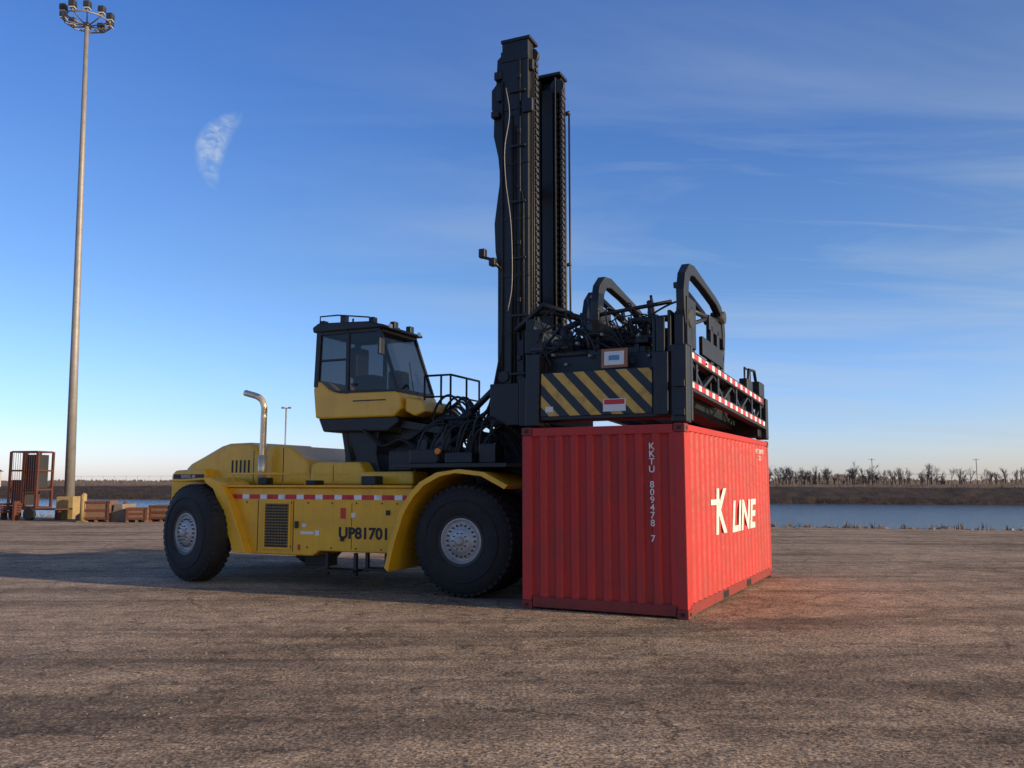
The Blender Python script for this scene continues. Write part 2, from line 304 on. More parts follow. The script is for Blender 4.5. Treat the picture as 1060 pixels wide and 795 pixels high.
SLP=earth('bank_soil',(.022,.014,.009),(.045,.028,.017),(.085,.05,.03),.6,.3)
BED=earth('canal_bed',(.03,.03,.025),(.05,.05,.04),(.06,.05,.04),.5)
# ------------------------------------------------------------ terrain
nv=Vector((.3,1,0)).normalized(); ev=Vector((nv.y,-nv.x,0))
def G(s,t,z): p=nv*s+ev*t; return (p.x,p.y,z)
prof=[(-1500,0,0),(36.9,0,0),(37.7,-.12,1),(39.2,-1.0,1),(42,-2.4,3),(138,-2.6,3),(141,-1.55,4),(143,-.7,4),(146,.3,4),(149,1.0,4),(156,1.25,2),(400,.9,2),(6000,0,2)]
ts=[-5000,-1500,-500]+[-260+i*2.5 for i in range(209)]+[500,1500,5000]
V=[];F=[];MI=[]
for i,(s,z,mi) in enumerate(prof):
    for t in ts:
        inner=-300<t<300
        ds=dz=0
        if inner and 2<=i<=3: ds=random.uniform(-.25,.25); dz=random.uniform(-.1,.05)
        if inner and 6<=i<=10: ds=random.uniform(-.5,.5); dz=random.uniform(-.06,.06)+.08*math.sin(t*.07+i)
        V.append(G(s+ds,t,z+dz))
nT=len(ts)
for i in range(len(prof)-1):
    for j in range(nT-1):
        F.append((i*nT+j,i*nT+j+1,(i+1)*nT+j+1,(i+1)*nT+j)); MI.append(prof[i+1][2])
g=obj(None,'ground',V,F,[ASP,ROCK,DRY,BED,SLP])
for p,mi in zip(g.data.polygons,MI): p.material_index=mi
if g.data.polygons[0].normal.z<0: g.data.flip_normals()
m,nt,b=newmat('canal_water'); L=nt.links.new
b.inputs['Base Color'].default_value=(.05,.065,.07,1); b.inputs['Roughness'].default_value=.12; b.inputs['IOR'].default_value=1.33
tc=N(nt,'ShaderNodeTexCoord'); mp=N(nt,'ShaderNodeMapping'); mp.inputs['Scale'].default_value=(.6,1.4,1); L(tc.outputs['Object'],mp.inputs[0])
n=N(nt,'ShaderNodeTexNoise',i_Scale=1.6,i_Detail=5.,i_Roughness=.6); L(mp.outputs[0],n.inputs['Vector'])
bp=N(nt,'ShaderNodeBump',i_Strength=.8,i_Distance=.22); L(n.outputs['Fac'],bp.inputs['Height']); L(bp.outputs[0],b.inputs['Normal'])
obj(None,'canal_water',[G(38.5,-3000,-1.5),G(38.5,3000,-1.5),G(142.5,3000,-1.5),G(142.5,-3000,-1.5)],[(0,1,2,3)],m)
V=[];F=[]
ico=bmesh.new(); bmesh.ops.create_icosphere(ico,subdivisions=1,radius=1); iv=[v.co.copy() for v in ico.verts]; ifc=[tuple(v.index for v in f.verts) for f in ico.faces]; ico.free()
def stone(c,r):
    k=len(V); q=Matrix.Rotation(random.uniform(0,6),3,'Z'); sx=random.uniform(.7,1.4); sz=random.uniform(.5,.9)
    for v in iv:
        p=q@Vector((v.x*sx,v.y,v.z*sz))*r*random.uniform(.75,1.15); V.append((c[0]+p.x,c[1]+p.y,c[2]+p.z))
    F.extend(tuple(i+k for i in f) for f in ifc)
for i in range(1500):
    t=random.uniform(-60,75); s=random.triangular(36.6,40,37.3); z=0 if s<37.2 else -(s-37.2)*.55
    stone(G(s,t,z),random.uniform(.03,.12) if s<37.3 else random.uniform(.12,.32))
obj(None,'riprap',V,F,ROCK)
V=[];F=[]
for i in range(3600):
    y=2.6+22*random.random()**1.5; x=random.uniform(-.75,.75)*y
    stone((x,y,.002),random.uniform(.004,.013))
obj(None,'loose_gravel',V,F,ROCK)
GRS=paint('dry_reeds',(.21,.135,.07),.9,dirt=.6,dirtcol=(.08,.05,.025),scale=.6,bump=0)
GRD=paint('dark_reeds',(.075,.042,.024),.9,dirt=.6,dirtcol=(.03,.02,.014),scale=.6,bump=0)
def tuft(c,h,wd,nb=5):
    for _ in range(nb):
        a=random.uniform(0,6.28); r=random.uniform(0,wd); x=c[0]+math.cos(a)*r; y=c[1]+math.sin(a)*r
        b_=random.uniform(.02,.06); hh=h*random.uniform(.5,1.1); lx=random.uniform(-.3,.3)*hh; ly=random.uniform(-.3,.3)*hh; k=len(V)
        a2=random.uniform(0,3.14); ox=math.cos(a2)*b_; oy=math.sin(a2)*b_
        V.extend([(x-ox,y-oy,c[2]-.1),(x+ox,y+oy,c[2]-.1),(x+lx,y+ly,c[2]+hh)]); F.append((k,k+1,k+2))
V=[];F=[]
for i in range(3500):
    t=random.uniform(-150,170); s=random.uniform(149,190)
    tuft(G(s,t,1.1),random.uniform(.2,.55),1.2,6)
for i in range(900):
    t=random.uniform(-60,75); tuft(G(random.uniform(36.9,38.6),t,-.1),random.uniform(.12,.35),.12,6)
obj(None,'dry_grass',V,F,GRS)
V=[];F=[]
for i in range(3500):
    t=random.uniform(-150,170); s=random.uniform(141,149.5); z=-1.6+min(1,(s-140.5)/9)*2.6
    tuft(G(s,t,z),random.uniform(.2,.6),1.0,6)
obj(None,'bank_reeds',V,F,GRD)
TRE=paint('bare_branches',(.10,.075,.06),.9,dirt=.4,dirtcol=(.05,.04,.034),scale=.3,bump=0)
V=[];F=[]
def seg(p,q,r1,r2):
    d=(q-p).normalized(); s=d.cross(Vector((.3,.9,.2))).normalized(); u=s.cross(d); k=len(V)
    for c,r in ((p,r1),(q,r2)):
        for a in (0,2.1,4.2): V.append(c+s*math.cos(a)*r+u*math.sin(a)*r)
    for a in range(3): F.append((k+a,k+(a+1)%3,k+3+(a+1)%3,k+3+a))
def grow(p,d,l,r,dep):
    q=p+d*l; seg(p,q,r,r*.65)
    if dep==0: return
    for _ in range(random.choice((3,3,4))):
        nd=(d+Vector((random.gauss(0,.42),random.gauss(0,.42),random.gauss(.2,.25)))).normalized()
        grow(p+d*l*random.uniform(.5,1),nd,l*random.uniform(.55,.85),r*.62,dep-1)
for i in range(370):
    if i<150: t=random.triangular(-12,90,4)
    elif i<250: t=random.uniform(-12,110)
    elif i<290: t=random.uniform(90,260)
    else: t=random.uniform(-240,-12)
    s=random.uniform(225,330)
    h=(random.uniform(2.6,7.0) if random.random()<.7 else random.uniform(1.2,3))*(s/270)*(1 if t>-14 else .33)
    grow(Vector(G(s,t,.9)),Vector((random.gauss(0,.06),0,1)).normalized(),h*.34,.05+h*.010,4 if i%3 else 3)
obj(None,'distant_tree_line',V,F,TRE)
SCR=paint('scrub',(.13,.105,.095),.95,dirt=.4,dirtcol=(.09,.075,.07),scale=.05,bump=0)  # distance haze is put into this scrub colour
V=[];F=[]
for i in range(15000):
    t=random.uniform(-700,800); s=random.uniform(330,620)
    x,y,z=G(s,t,.4); env=.55+.45*math.sin(t*.031+2*math.sin(t*.013)); hh=random.uniform(.8,3.2)*(.5+env)*(1.1 if t>0 else .65)*(s/450)
    k=len(V); wv_=random.uniform(.5,1.6); l=random.uniform(-.8,.8)
    V.extend([(x-wv_,y,z),(x+wv_,y+.3,z),(x+wv_*.8+l,y+.2,z+hh*random.uniform(.6,.9)),(x+l,y,z+hh),(x-wv_*.7+l,y-.1,z+hh*random.uniform(.5,.9))]); F.append((k,k+1,k+2,k+3,k+4))
obj(None,'distant_scrub',V,F,SCR)
FE=empty('chain_link_fence'); lst=[];
for i in range(-50,64):
    t=i*3.; a=G(158,t,1.1); lst.append(([a,(a[0],a[1],3.1)],.03))
for z in (3.05,2.1,1.3): lst.append(([G(158,-150,z),G(158,189,z)],.018))
tubes(FE,'posts_and_rails',lst,GAL,5)
for i,(s,t) in enumerate(((300,30),(310,62),(420,120))):
    e=empty('utility_pole',Matrix.Translation(G(s,t,.8))); tubes(e,'pole',[([(0,0,0),(0,0,8.5)],.10),([(-1.1,0,8.1),(1.1,0,8.1)],.06)],TRE,6)

# ------------------------------------------------------------ container
L2=Vector((.447,.894,0)).normalized(); W2=Vector((-L2.y,L2.x,0)); C0=Vector((2.32,11.67,0))
CM=M3(L2,W2,Vector((0,0,1)),C0)
ct=empty('shipping_container',CM)
LN,WD,HT=6.058,2.438,2.59
def corrug(x0,x1,per,dep,flat=.36,slope=.14):
    n=round((x1-x0)/per); per=(x1-x0)/n; P=[]
    for i in range(n):
        b=x0+i*per
        P+= [(b,0),(b+flat*per,0),(b+(flat+slope)*per,dep),(b+(1-slope)*per,dep)]
    P.append((x1,0)); return P
def sheet(name,P,fn,z0,z1,mat=RED):
    V=[];F=[]
    for u,d in P: V+=[fn(u,d,z0),fn(u,d,z1)]
    for i in range(len(P)-1): F.append((2*i,2*i+2,2*i+3,2*i+1))
    return obj(ct,name,V,F,mat)
ins=.012
sheet('end_wall',corrug(.14,WD-.14,.24,.045),lambda u,d,z:(ins+d,u,z),.16,HT-.1)
sheet('end_wall_far',corrug(.14,WD-.14,.24,.045),lambda u,d,z:(LN-ins-d,u,z),.16,HT-.1)
sheet('side_wall',corrug(.16,LN-.16,.28,.026),lambda u,d,z:(u,ins+d,z),.16,HT-.1)
sheet('side_wall_far',corrug(.16,LN-.16,.28,.026),lambda u,d,z:(u,WD-ins-d,z),.16,HT-.1)
box(ct,'roof',.06,LN-.06,.06,WD-.06,HT-.05,HT-.02,RED,0)
box(ct,'floor',.06,LN-.06,.06,WD-.06,.12,.17,REDD,0)
rails=[];posts=[];brl=[]
for y in (.004,WD-.104):
    rails.append((.17,LN-.17,y,y+.1,HT-.1,HT-.01)); brl.append((.17,LN-.17,y,y+.1,.03,.17))
for x in (.004,LN-.104):
    rails.append((x,x+.1,.17,WD-.17,HT-.13,HT-.01)); brl.append((x,x+.1,.17,WD-.17,.03,.18))
boxes(ct,'rails',rails,RED,.008); boxes(ct,'bottom_rails',brl,REDD,.008)
for x in (.006,LN-.156):
    for y in (.006,WD-.156): posts.append((x,x+.15,y,y+.15,.119,HT-.119))
boxes(ct,'corner_posts',posts,RED,.012)
cs=[];hl=[]
for x in (-.002,LN-.176):
    for y in (-.002,WD-.16):
        for z in (0,HT-.118): 
            cs.append((x,x+.178,y,y+.162,z,z+.118))
            xo=-.005 if x<1 else LN+.002; hl.append((xo,xo+.004,y+.05,y+.11,z+.035,z+.085))
            yo=-.005 if y<1 else WD+.002; hl.append((x+.05,x+.13,yo,yo+.004,z+.035,z+.085))
boxes(ct,'corner_castings',cs,REDD,.012); boxes(ct,'casting_holes',hl,BLT)
boxes(ct,'fork_pockets',[(x,x+.34,-.001,.002,.045,.15) for x in (2.0,3.7)],BLT)
text(ct,'number_marking',"K\nK\nT\nU\n\n8\n0\n9\n4\n7\n8\n\n7",.125,M3(Vector((0,-1,0)),Vector((0,0,1)),Vector((-1,0,0)),(.006,.47,1.66)),WHT,line=.83,bold=.002)
XS=(Vector((1,0,0)),Vector((0,0,1)),Vector((0,-1,0)))
text(ct,'logo_k',"K",.95,M3(*XS,(1.95,.006,1.32)),WHT,bold=.02,shear=.1,sx=1.15)
box(ct,'logo_k_bar',1.35,1.9,.002,.007,1.46,1.54,WHT,0)
text(ct,'logo_line',"LINE",.68,M3(*XS,(3.62,.006,1.22)),WHT,bold=.02,shear=.2,sx=1.35)
text(ct,'small_marking',"KKTU 809478 7\n22G1",.12,M3(*XS,(5.2,.006,2.3)),WHT)

# ------------------------------------------------------------ container handler truck
ta=R(-24); Fv=Vector((math.cos(ta),math.sin(ta),0)); Sv=Vector((-Fv.y,Fv.x,0))
TM=M3(Fv,Sv,Vector((0,0,1)),Vector((.02,15.66,0)))
tk=empty('container_handler',TM)
def lathe(parent,name,prof,c,mat,n=48,side=-1):
    V=[];F=[]
    for i in range(n):
        a=2*math.pi*i/n
        for r,y in prof: V.append((c[0]+math.cos(a)*r,c[1]+side*y,c[2]+math.sin(a)*r))
    k=len(prof)
    for i in range(n):
        for j in range(k-1): F.append((i*k+j,i*k+j+1,((i+1)%n)*k+j+1,((i+1)%n)*k+j))
    o=obj(parent,name,V,F,mat)
    for p in o.data.polygons: p.use_smooth=True
    md=o.modifiers.new('e','EDGE_SPLIT'); md.split_angle=R(35)
    return o
RT=.88
def wheel(name,x,y,side,steer=0):
    w_=.54
    e=empty(name,Matrix.Translation((x,y-side*.27,RT))@Matrix.Rotation(R(steer),4,'Z')@Matrix.Translation((0,side*.27,0)),tk)
    c=(0,0,0)
    prof=[(.36,-.06),(.42,-.02),(.55,.0),(.70,-.015),(.79,-.05),(.850,-.10),(.868,-.14),(.868,-w_+.14),(.850,-w_+.10),(.79,-w_+.05),(.70,-w_+.015),(.42,-w_),(.36,-w_+.06)]
    lathe(e,'tyre',prof,c,RUB,64,side)
    lathe(e,'sidewall_bead',[(.62,-.004),(.63,.006),(.645,.006),(.655,-.008)],c,RUB,64,side)
    V=[];F=[]
    nl=46
    for i in range(nl):
        for hb in (0,1):
            a=2*math.pi*(i+hb*.5)/nl; ca,sa=math.cos(a),math.sin(a); y0,y1=((-.08,-.25) if hb==0 else (-.29,-.46))
            k=len(V)
            for (yy,r0,r1) in ((y0,.82 if hb==0 else .86,.862 if hb==0 else .882),(y0+(-.05 if hb==0 else -.12),.86,.882),(y1,.86,.882 if hb==0 else .862)):
                for r in (r0,r1):
                    for tw in (-.036,.036): V.append((ca*r-sa*tw,side*yy,sa*r+ca*tw))
            for q in range(2):
                b0=k+q*4; F+= [(b0,b0+1,b0+5,b0+4),(b0+2,b0+6,b0+7,b0+3),(b0,b0+4,b0+6,b0+2),(b0+1,b0+3,b0+7,b0+5)]
            F+=[(k,k+2,k+3,k+1),(k+8,k+9,k+11,k+10)]
    obj(e,'tread_lugs',V,F,RUB)
    lathe(e,'rim',[(.345,-.05),(.355,-.03),(.335,-.02),(.32,-.05),(.305,-.07),(.28,-.075),(.27,-.05),(.22,-.045),(.19,-.02),(.17,.0),(.15,.01),(.0,.012)],c,RIM,48,side)
    lathe(e,'rim_groove',[(.40,-.022),(.355,-.028),(.352,-.06)],c,BLK,48,side)
    bl=[]
    for i in range(20):
        a=2*math.pi*i/20; p=Vector((math.cos(a)*.245,0,math.sin(a)*.245)); bl.append(([p+Vector((0,side*-.06,0)),p+Vector((0,side*-.02,0))],.017))
    for i in range(10):
        a=2*math.pi*i/10; p=Vector((math.cos(a)*.125,0,math.sin(a)*.125)); bl.append(([p+Vector((0,0,0)),p+Vector((0,side*.03,0))],.012))
    tubes(e,'wheel_nuts',bl,DGR,6)
    tube(e,'hub_cap',[(0,0,0),(0,side*.05,0),(0,side*.06,0)],.07,RIM,20,rs=[.075,.07,.03])
wheel('drive_wheel_1',0,-2.05,-1); wheel('drive_wheel_2',0,-1.48,-1); wheel('drive_wheel_3',0,2.05,1); wheel('drive_wheel_4',0,1.48,1)
wheel('steer_wheel_1',-5.58,-2.08,-1,-15); wheel('steer_wheel_2',-5.58,2.08,1,-12)
tube(tk,'drive_axle',[(0,-1.9,RT),(0,1.9,RT)],.24,BLK,20); tube(tk,'steer_axle',[(-5.58,-1.75,RT),(-5.58,1.75,RT)],.16,BLK,16)
box(tk,'differential',-.45,.35,-.4,.4,.5,1.25,BLK,.08)
box(tk,'main_frame_beam',-6.2,.6,-.85,-.62,.75,1.5,BLK,.02); box(tk,'main_frame_beam_2',-6.2,.6,.62,.85,.75,1.5,BLK,.02)
box(tk,'centre_block',-4.6,-1.2,-.6,.6,.7,1.5,BLK,.03)
sp=[(-5.02,1.70),(-4.72,1.25),(-4.45,.60),(-4.30,.53),(-3.0,.53),(-2.85,.62),(-1.5,.62),(-1.38,.50),(-1.27,.50),(-1.16,.95),(-1.10,1.35),(-1.0,1.64),(-1.0,1.70)]
prism(tk,'side_tank',sp,-1.80,-.87,YEL,.025,3); prism(tk,'side_tank_2',sp,.87,1.80,YEL,.025,3)
fp=[(-5.35,1.88),(-5.22,1.88),(-4.95,1.80),(-4.74,1.50),(-4.30,.55),(-4.58,.55),(-4.95,1.42),(-5.1,1.68),(-5.28,1.78)]
prism(tk,'rear_fender',fp,-1.98,-1.2,YEL,.012); prism(tk,'rear_fender_2',fp,1.2,1.98,YEL,.012)
prism(tk,'rear_fender_top',[(-6.2,1.84),(-5.36,1.88),(-5.36,1.84),(-6.2,1.80)],-1.90,-1.0,YEL,.008)
box(tk,'deck',-4.9,-1.0,-1.86,1.86,1.705,1.745,YEL,.01)
boxes(tk,'panel_seams',[(-3.42,-3.405,-1.803,-1.79,.58,1.48),(-4.2,-4.185,-1.803,-1.79,.58,1.48),(-2.2,-2.19,-1.803,-1.79,.66,1.45)],BLT)
box(tk,'grille_panel',-4.02,-3.50,-1.822,-1.801,.66,1.42,GRL,.004)
boxes(tk,'grille_frame',[(-4.06,-4.02,-1.83,-1.801,.62,1.46),(-3.50,-3.46,-1.83,-1.801,.62,1.46),(-4.02,-3.5,-1.83,-1.801,.62,.66),(-4.02,-3.5,-1.83,-1.801,1.42,1.46)],YEL,.004)
boxes(tk,'grille_bars',[(-4.02+i*.065,-4.012+i*.065,-1.828,-1.823,.66,1.42) for i in range(1,8)],DGR)
box(tk,'reflective_tape',-4.78,-1.12,-1.808,-1.801,1.50,1.58,TAPE,0)
TX=lambda x,z,y=-1.804: M3(*XS,(x,y,z))
text(tk,'fleet_number',"UP81701",.26,TX(-1.95,.93),BLT,bold=.009,sx=1.05)
boxes(tk,'service_labels',[(-3.25,-2.98,-1.806,-1.801,.90,.95),(-2.94,-2.86,-1.806,-1.801,.88,.97),(-2.2,-2.12,-1.806,-1.801,1.2,1.28),(-3.22,-3.14,-1.806,-1.801,1.02,1.08)],WLB)
boxes(tk,'warning_labels',[(-2.42,-2.32,-1.81,-1.801,1.18,1.36),(-3.3,-3.25,-1.81,-1.801,.62,.72)],RLB)
boxes(tk,'handles',[(-3.36,-3.3,-1.84,-1.801,1.0,1.12),(-2.4,-2.34,-1.84,-1.801,.8,.86),(-1.5,-1.44,-1.84,-1.801,1.25,1.33)],BLK,.006)
tubes(tk,'panel_bolts',[([(x,-1.80,z),(x,-1.815,z)],.014) for x in (-4.45,-3.46,-3.1,-2.6,-2.1,-1.6,-1.3) for z in (.68,1.44)],DGR,6)
boxes(tk,'access_steps',[(-2.78,-2.72,-1.72,-1.66,.22,.6),(-2.2,-2.14,-1.72,-1.66,.22,.6),(-2.78,-2.14,-1.8,-1.5,.28,.32),(-1.98,-1.92,-1.7,-1.64,.3,.62),(-1.6,-1.55,-1.7,-1.64,.3,.62),(-2.0,-1.5,-1.75,-1.5,.32,.36),(-3.6,-3.1,-1.2,-.9,.3,.6)],BLK,.008)
prism(tk,'counterweight',[(-6.85,.75),(-6.85,1.95),(-6.75,2.03),(-6.0,2.05),(-5.95,1.75),(-6.2,1.0),(-6.3,.75)],-1.25,1.25,YEL,.05,3)
box(tk,'counterweight_badge',-6.78,-6.0,-1.256,-1.249,1.86,1.95,BLK,.002)
text(tk,'badge_text',"SERIES 48",.09,TX(-6.40,1.905,-1.262),WLB)
prism(tk,'engine_hood',[(-6.75,1.6),(-6.75,2.06),(-6.62,2.16),(-6.25,2.32),(-5.85,2.50),(-5.65,2.55),(-5.15,2.56),(-4.98,2.48),(-4.88,2.25),(-4.85,1.75)],-1.0,1.0,YEL,.08,4)
boxes(tk,'hood_vents',[(-5.55+i*.10,-5.51+i*.10,-1.006,-.999,1.98,2.22) for i in range(5)],BLT)
prism(tk,'radiator_hood',[(-4.78,1.75),(-4.72,2.42),(-4.55,2.50),(-4.2,2.48),(-3.75,2.2),(-3.6,1.75)],-1.02,1.0,YEL,.06,4)
prism(tk,'transmission_cover',[(-3.62,1.75),(-3.6,2.1),(-3.5,2.16),(-2.55,2.16),(-2.4,1.95),(-2.4,1.75)],-1.1,1.1,YEL,.04,3)
boxes(tk,'hood_seams',[(-4.3,-4.285,-1.024,-1.015,1.8,2.44),(-3.1,-3.09,-1.104,-1.095,1.8,2.1),(-5.02,-5.005,-1.003,-.995,1.8,2.4)],BLT)
box(tk,'hydraulic_tank',-2.38,-1.3,-1.3,-.75,1.75,1.98,YEL,.04)
boxes(tk,'deck_details',[(-4.4,-4.2,-1.6,-1.4,1.75,1.88),(-3.3,-3.1,-1.65,-1.35,1.75,1.83),(-2.1,-1.8,-1.7,-1.45,1.75,1.9)],BLK,.02)
tubes(tk,'deck_grab_rail',[([(-4.8,-1.78,1.75),(-4.8,-1.78,1.95),(-3.2,-1.78,1.95),(-3.2,-1.78,1.75)],.018)],YEL,6)
tube(tk,'exhaust_stack',crv([(-4.62,-1.22,1.8),(-4.62,-1.22,2.4),(-4.62,-1.22,3.0),(-4.63,-1.22,3.25),(-4.75,-1.22,3.40),(-5.08,-1.22,3.50)]),.06,CHR,16)
tube(tk,'exhaust_shield',[(-4.62,-1.22,1.75),(-4.62,-1.22,2.3)],.085,CHR,16)
ap=[(-1.34,.42),(-1.22,.9),(-1.06,1.35),(-.90,1.60),(-.70,1.80),(-.40,1.95),(0,2.0),(.45,1.95),(.85,1.75)]
for nm,a,b_ in (('front_fender',-2.12,-.95),('front_fender_2',.95,2.12)):
    prism(tk,nm,ap+[(x+ (.07 if x<0 else -.06),z-.06) for x,z in reversed(ap)],a,b_,YEL,.006)
prism(tk,'fender_liner',[(x+.085,z-.075) for x,z in ap[:6]]+[(-.25,1.6),(-.8,1.2),(-1.0,.6)],-.98,-.88,BLK,.0)
box(tk,'front_deck',-1.3,.75,-1.95,1.95,2.03,2.10,BLK,.01)
boxes(tk,'front_deck_boxes',[(-1.15,-.6,-1.7,-1.25,2.1,2.34),(-.45,.05,-1.75,-1.3,2.1,2.28),(.12,.42,-1.65,-1.3,2.1,2.42),(-1.2,-.5,.9,1.6,2.1,2.5)],BLK,.02)
lst=[]
for i in range(16):
    x0=random.uniform(-1.2,.2); lst.append((crv([(x0,-1.5+random.uniform(-.2,.4),2.1),(x0+.15,-1.4,2.45+random.uniform(0,.45)),(x0+.5,-1.1,2.5+random.uniform(0,.3)),(x0+.8,-.9,2.2)]),random.uniform(.016,.028)))
tubes(tk,'deck_hoses',lst,HOS,6)
tube(tk,'marker_lamp',[(-.55,-1.75,2.30),(-.55,-1.82,2.30)],.05,AMB,10)
prism(tk,'cab_pedestal',[(-3.10,1.9),(-3.10,2.3),(-3.2,2.78),(-2.35,2.78),(-2.4,2.3),(-2.3,1.9)],-.75,.05,BLK,.03)
for nm,a,b_ in (('mast_support_arch',-.58,-.38),('mast_support_arch_2',.38,.58)):
    prism(tk,nm,[(-2.4,1.7),(-2.1,2.45),(-1.95,2.85),(-1.6,2.85),(-1.35,2.5),(-.9,2.3),(-.2,2.2),(.0,1.5),(-2.4,1.5)],a,b_,BLK,.03)
tube(tk,'pedestal_bracket',[(-3.6,-.6,2.9),(-3.1,-.7,2.85),(-2.9,-.75,2.2)],.05,BLK)
# cab
cb_=empty('cab',Matrix.Translation((.10,0,-.03)),tk)
y0,y1=-.95,.40
prism(cb_,'cab_underside',[(-3.60,2.76),(-3.72,3.02),(-2.0,3.02),(-1.95,2.9),(-2.2,2.74)],y0+.06,y1-.06,BLK,.03)
prism(cb_,'cab_lower_shell',[(-3.74,3.02),(-3.80,3.55),(-3.76,3.75),(-3.62,3.68),(-3.45,3.54),(-3.2,3.47),(-2.0,3.46),(-1.90,3.42),(-1.87,3.14),(-2.02,3.0),(-3.6,3.0)],y0,y1,YEL,.035,3)
prism(cb_,'cab_front_bumper',[(-1.86,3.1),(-1.86,3.36),(-1.50,3.28),(-1.42,3.08),(-1.65,3.0)],y0+.1,y1+.1,YEL,.03)
fr=[]
for y in (y0+.04,y1-.04):
    fr+=[((-3.74,y,3.6),(-3.70,y,4.66),.09,.1),((-3.05,y,3.44),(-3.05,y,4.64),.07,.07),((-1.95,y,3.44),(-2.38,y,4.64),.06,.06),((-3.7,y,4.62),(-2.38,y,4.62),.07,.08),((-3.6,y,3.50),(-1.97,y,3.47),.05,.05)]
for x,z in ((-3.70,4.62),(-2.38,4.62),(-1.97,3.47),(-3.74,3.70)):
    fr.append(((x,y0+.07,z),(x,y1-.07,z),.07,.07))
fr.append(((-3.7,y0+.04,4.10),(-3.09,y0+.04,4.10),.05,.04))
V=[];F=[]
for a,b_,w_,h_ in fr:
    k=len(V); V+=beamv(a,b_,w_,h_); F+=[tuple(i+k for i in f) for f in BF]
obj(cb_,'cab_frame',V,F,BLK,.008)
for nm,vs in (('side_glass_rear',[(-3.68,y0+.03,3.60),(-3.09,y0+.03,3.46),(-3.09,y0+.03,4.59),(-3.66,y0+.03,4.59)]),
              ('door_glass',[(-3.01,y0+.03,3.46),(-2.0,y0+.03,3.46),(-2.4,y0+.03,4.59),(-3.01,y0+.03,4.59)]),
              ('windshield',[(-1.95,y0+.07,3.48),(-1.95,y1-.07,3.48),(-2.37,y1-.07,4.59),(-2.37,y0+.07,4.59)]),
              ('rear_glass',[(-3.73,y0+.08,3.7),(-3.73,y1-.08,3.7),(-3.70,y1-.08,4.59),(-3.70,y0+.08,4.59)]),
              ('side_glass_far',[(-3.68,y1-.03,3.60),(-2.0,y1-.03,3.46),(-2.4,y1-.03,4.59),(-3.66,y1-.03,4.59)])):
    obj(cb_,nm,vs,[(0,1,2,3)],GLS)
prism(cb_,'cab_roof',[(-3.82,4.64),(-3.84,4.74),(-3.7,4.82),(-2.6,4.78),(-2.24,4.69),(-2.22,4.64)],y0-.03,y1+.03,BLK,.03,3)
boxes(cb_,'seat',[(-3.2,-2.75,-.5,-.05,3.45,3.85),(-3.3,-3.15,-.5,-.05,3.8,4.4),(-2.45,-2.2,-.5,-.1,3.5,3.9)],DGR,.04)
tube(cb_,'steering_column',[(-2.3,-.28,3.6),(-2.5,-.28,4.0)],.03,BLK)
tube(cb_,'wiper',[(-2.0,-.3,3.5),(-2.22,-.1,4.1)],.012,BLK,6)
lst=[]
for i,(x,y) in enumerate(((-3.7,-.8),(-3.55,-.3),(-3.4,.2),(-3.2,-.85),(-2.95,-.2),(-2.75,.25),(-2.6,-.8),(-2.45,-.3),(-2.4,.2))):
    h=random.uniform(.07,.15); lst.append((x-.05,x+.06,y-.07,y+.07,4.76-max(0,(x+2.9))*.12,4.80+h-max(0,(x+2.9))*.12))
boxes(cb_,'roof_lights',lst,BLK,.015)
boxes(cb_,'roof_light_lenses',[(-2.22,-2.20,y,y+.10,4.65,4.72) for y in (-.85,.2)],LGT)
tubes(cb_,'roof_rail',[([(-3.7,y0+.03,4.76),(-3.7,y0+.03,4.95),(-3.3,y0+.03,4.95),(-2.6,y0+.03,4.86),(-2.5,y0+.03,4.72)],.015),([(-3.7,y1,4.76),(-3.7,y1,4.94),(-3.3,y1,4.94)],.015),([(-3.45,-.2,4.8),(-3.45,-.2,5.02)],.02)],BLK,6)
tube(cb_,'beacon',[(-3.3,-.3,4.79),(-3.3,-.3,4.92)],.05,AMB,12)
boxes(cb_,'door_handle',[(-2.95,-2.85,y0-.015,y0+.005,3.60,3.64),(-2.9,-2.2,y0-.012,y0-.001,3.30,3.32)],BLK,.004)
tube(cb_,'mirror_arm',[(-2.3,y0,4.3),(-2.15,y0-.22,4.35)],.015,BLK,6); box(cb_,'mirror',-2.18,-2.13,y0-.33,y0-.16,4.1,4.4,BLK,.015)
box(tk,'access_platform',-2.1,-1.0,-.2,1.1,2.92,2.98,BLK,.01)
lst=[]
def rail(pts,h=.8):
    lst.append(([(a,b,c+h) for a,b,c in pts],.022)); lst.append(([(a,b,c+h*.5) for a,b,c in pts],.018))
    for a,b,c in pts: lst.append(([(a,b,c),(a,b,c+h)],.02))
rail([(-1.75,-.15,2.98),(-1.4,-.15,2.98),(-1.2,-.15,2.98),(-1.2,.5,2.98),(-1.2,1.05,2.98)])
rail([(-.9,-1.0,2.1),(-.4,-1.0,2.1)])
lst.append((crv([(-1.2,-.6,2.2),(-1.3,-.6,3.0),(-1.0,-.6,3.35),(-.7,-.6,3.0),(-.75,-.6,2.2)]),.022))
lst.append((crv([(-1.2,-.25,2.2),(-1.3,-.25,3.0),(-1.0,-.25,3.35),(-.7,-.25,3.0),(-.75,-.25,2.2)]),.022))
for i in range(6): lst.append(([(-1.5+i*.12,-.62,2.15+i*.15),(-1.5+i*.12,-.25,2.15+i*.15)],.02))
tubes(tk,'handrails',lst,BLK,6)
def ram(nm,a,b_,r,fr_=.6):
    a=Vector(a);b_=Vector(b_); m_=a.lerp(b_,fr_); tube(tk,nm,[a,m_],r,BLK,16); tube(tk,nm+'_rod',[m_,b_],r*.55,BLK,12)
    for q in (a,b_): tube(tk,nm+'_pin',[(q.x,q.y-.12,q.z),(q.x,q.y+.12,q.z)],r*.95,BLK,14)
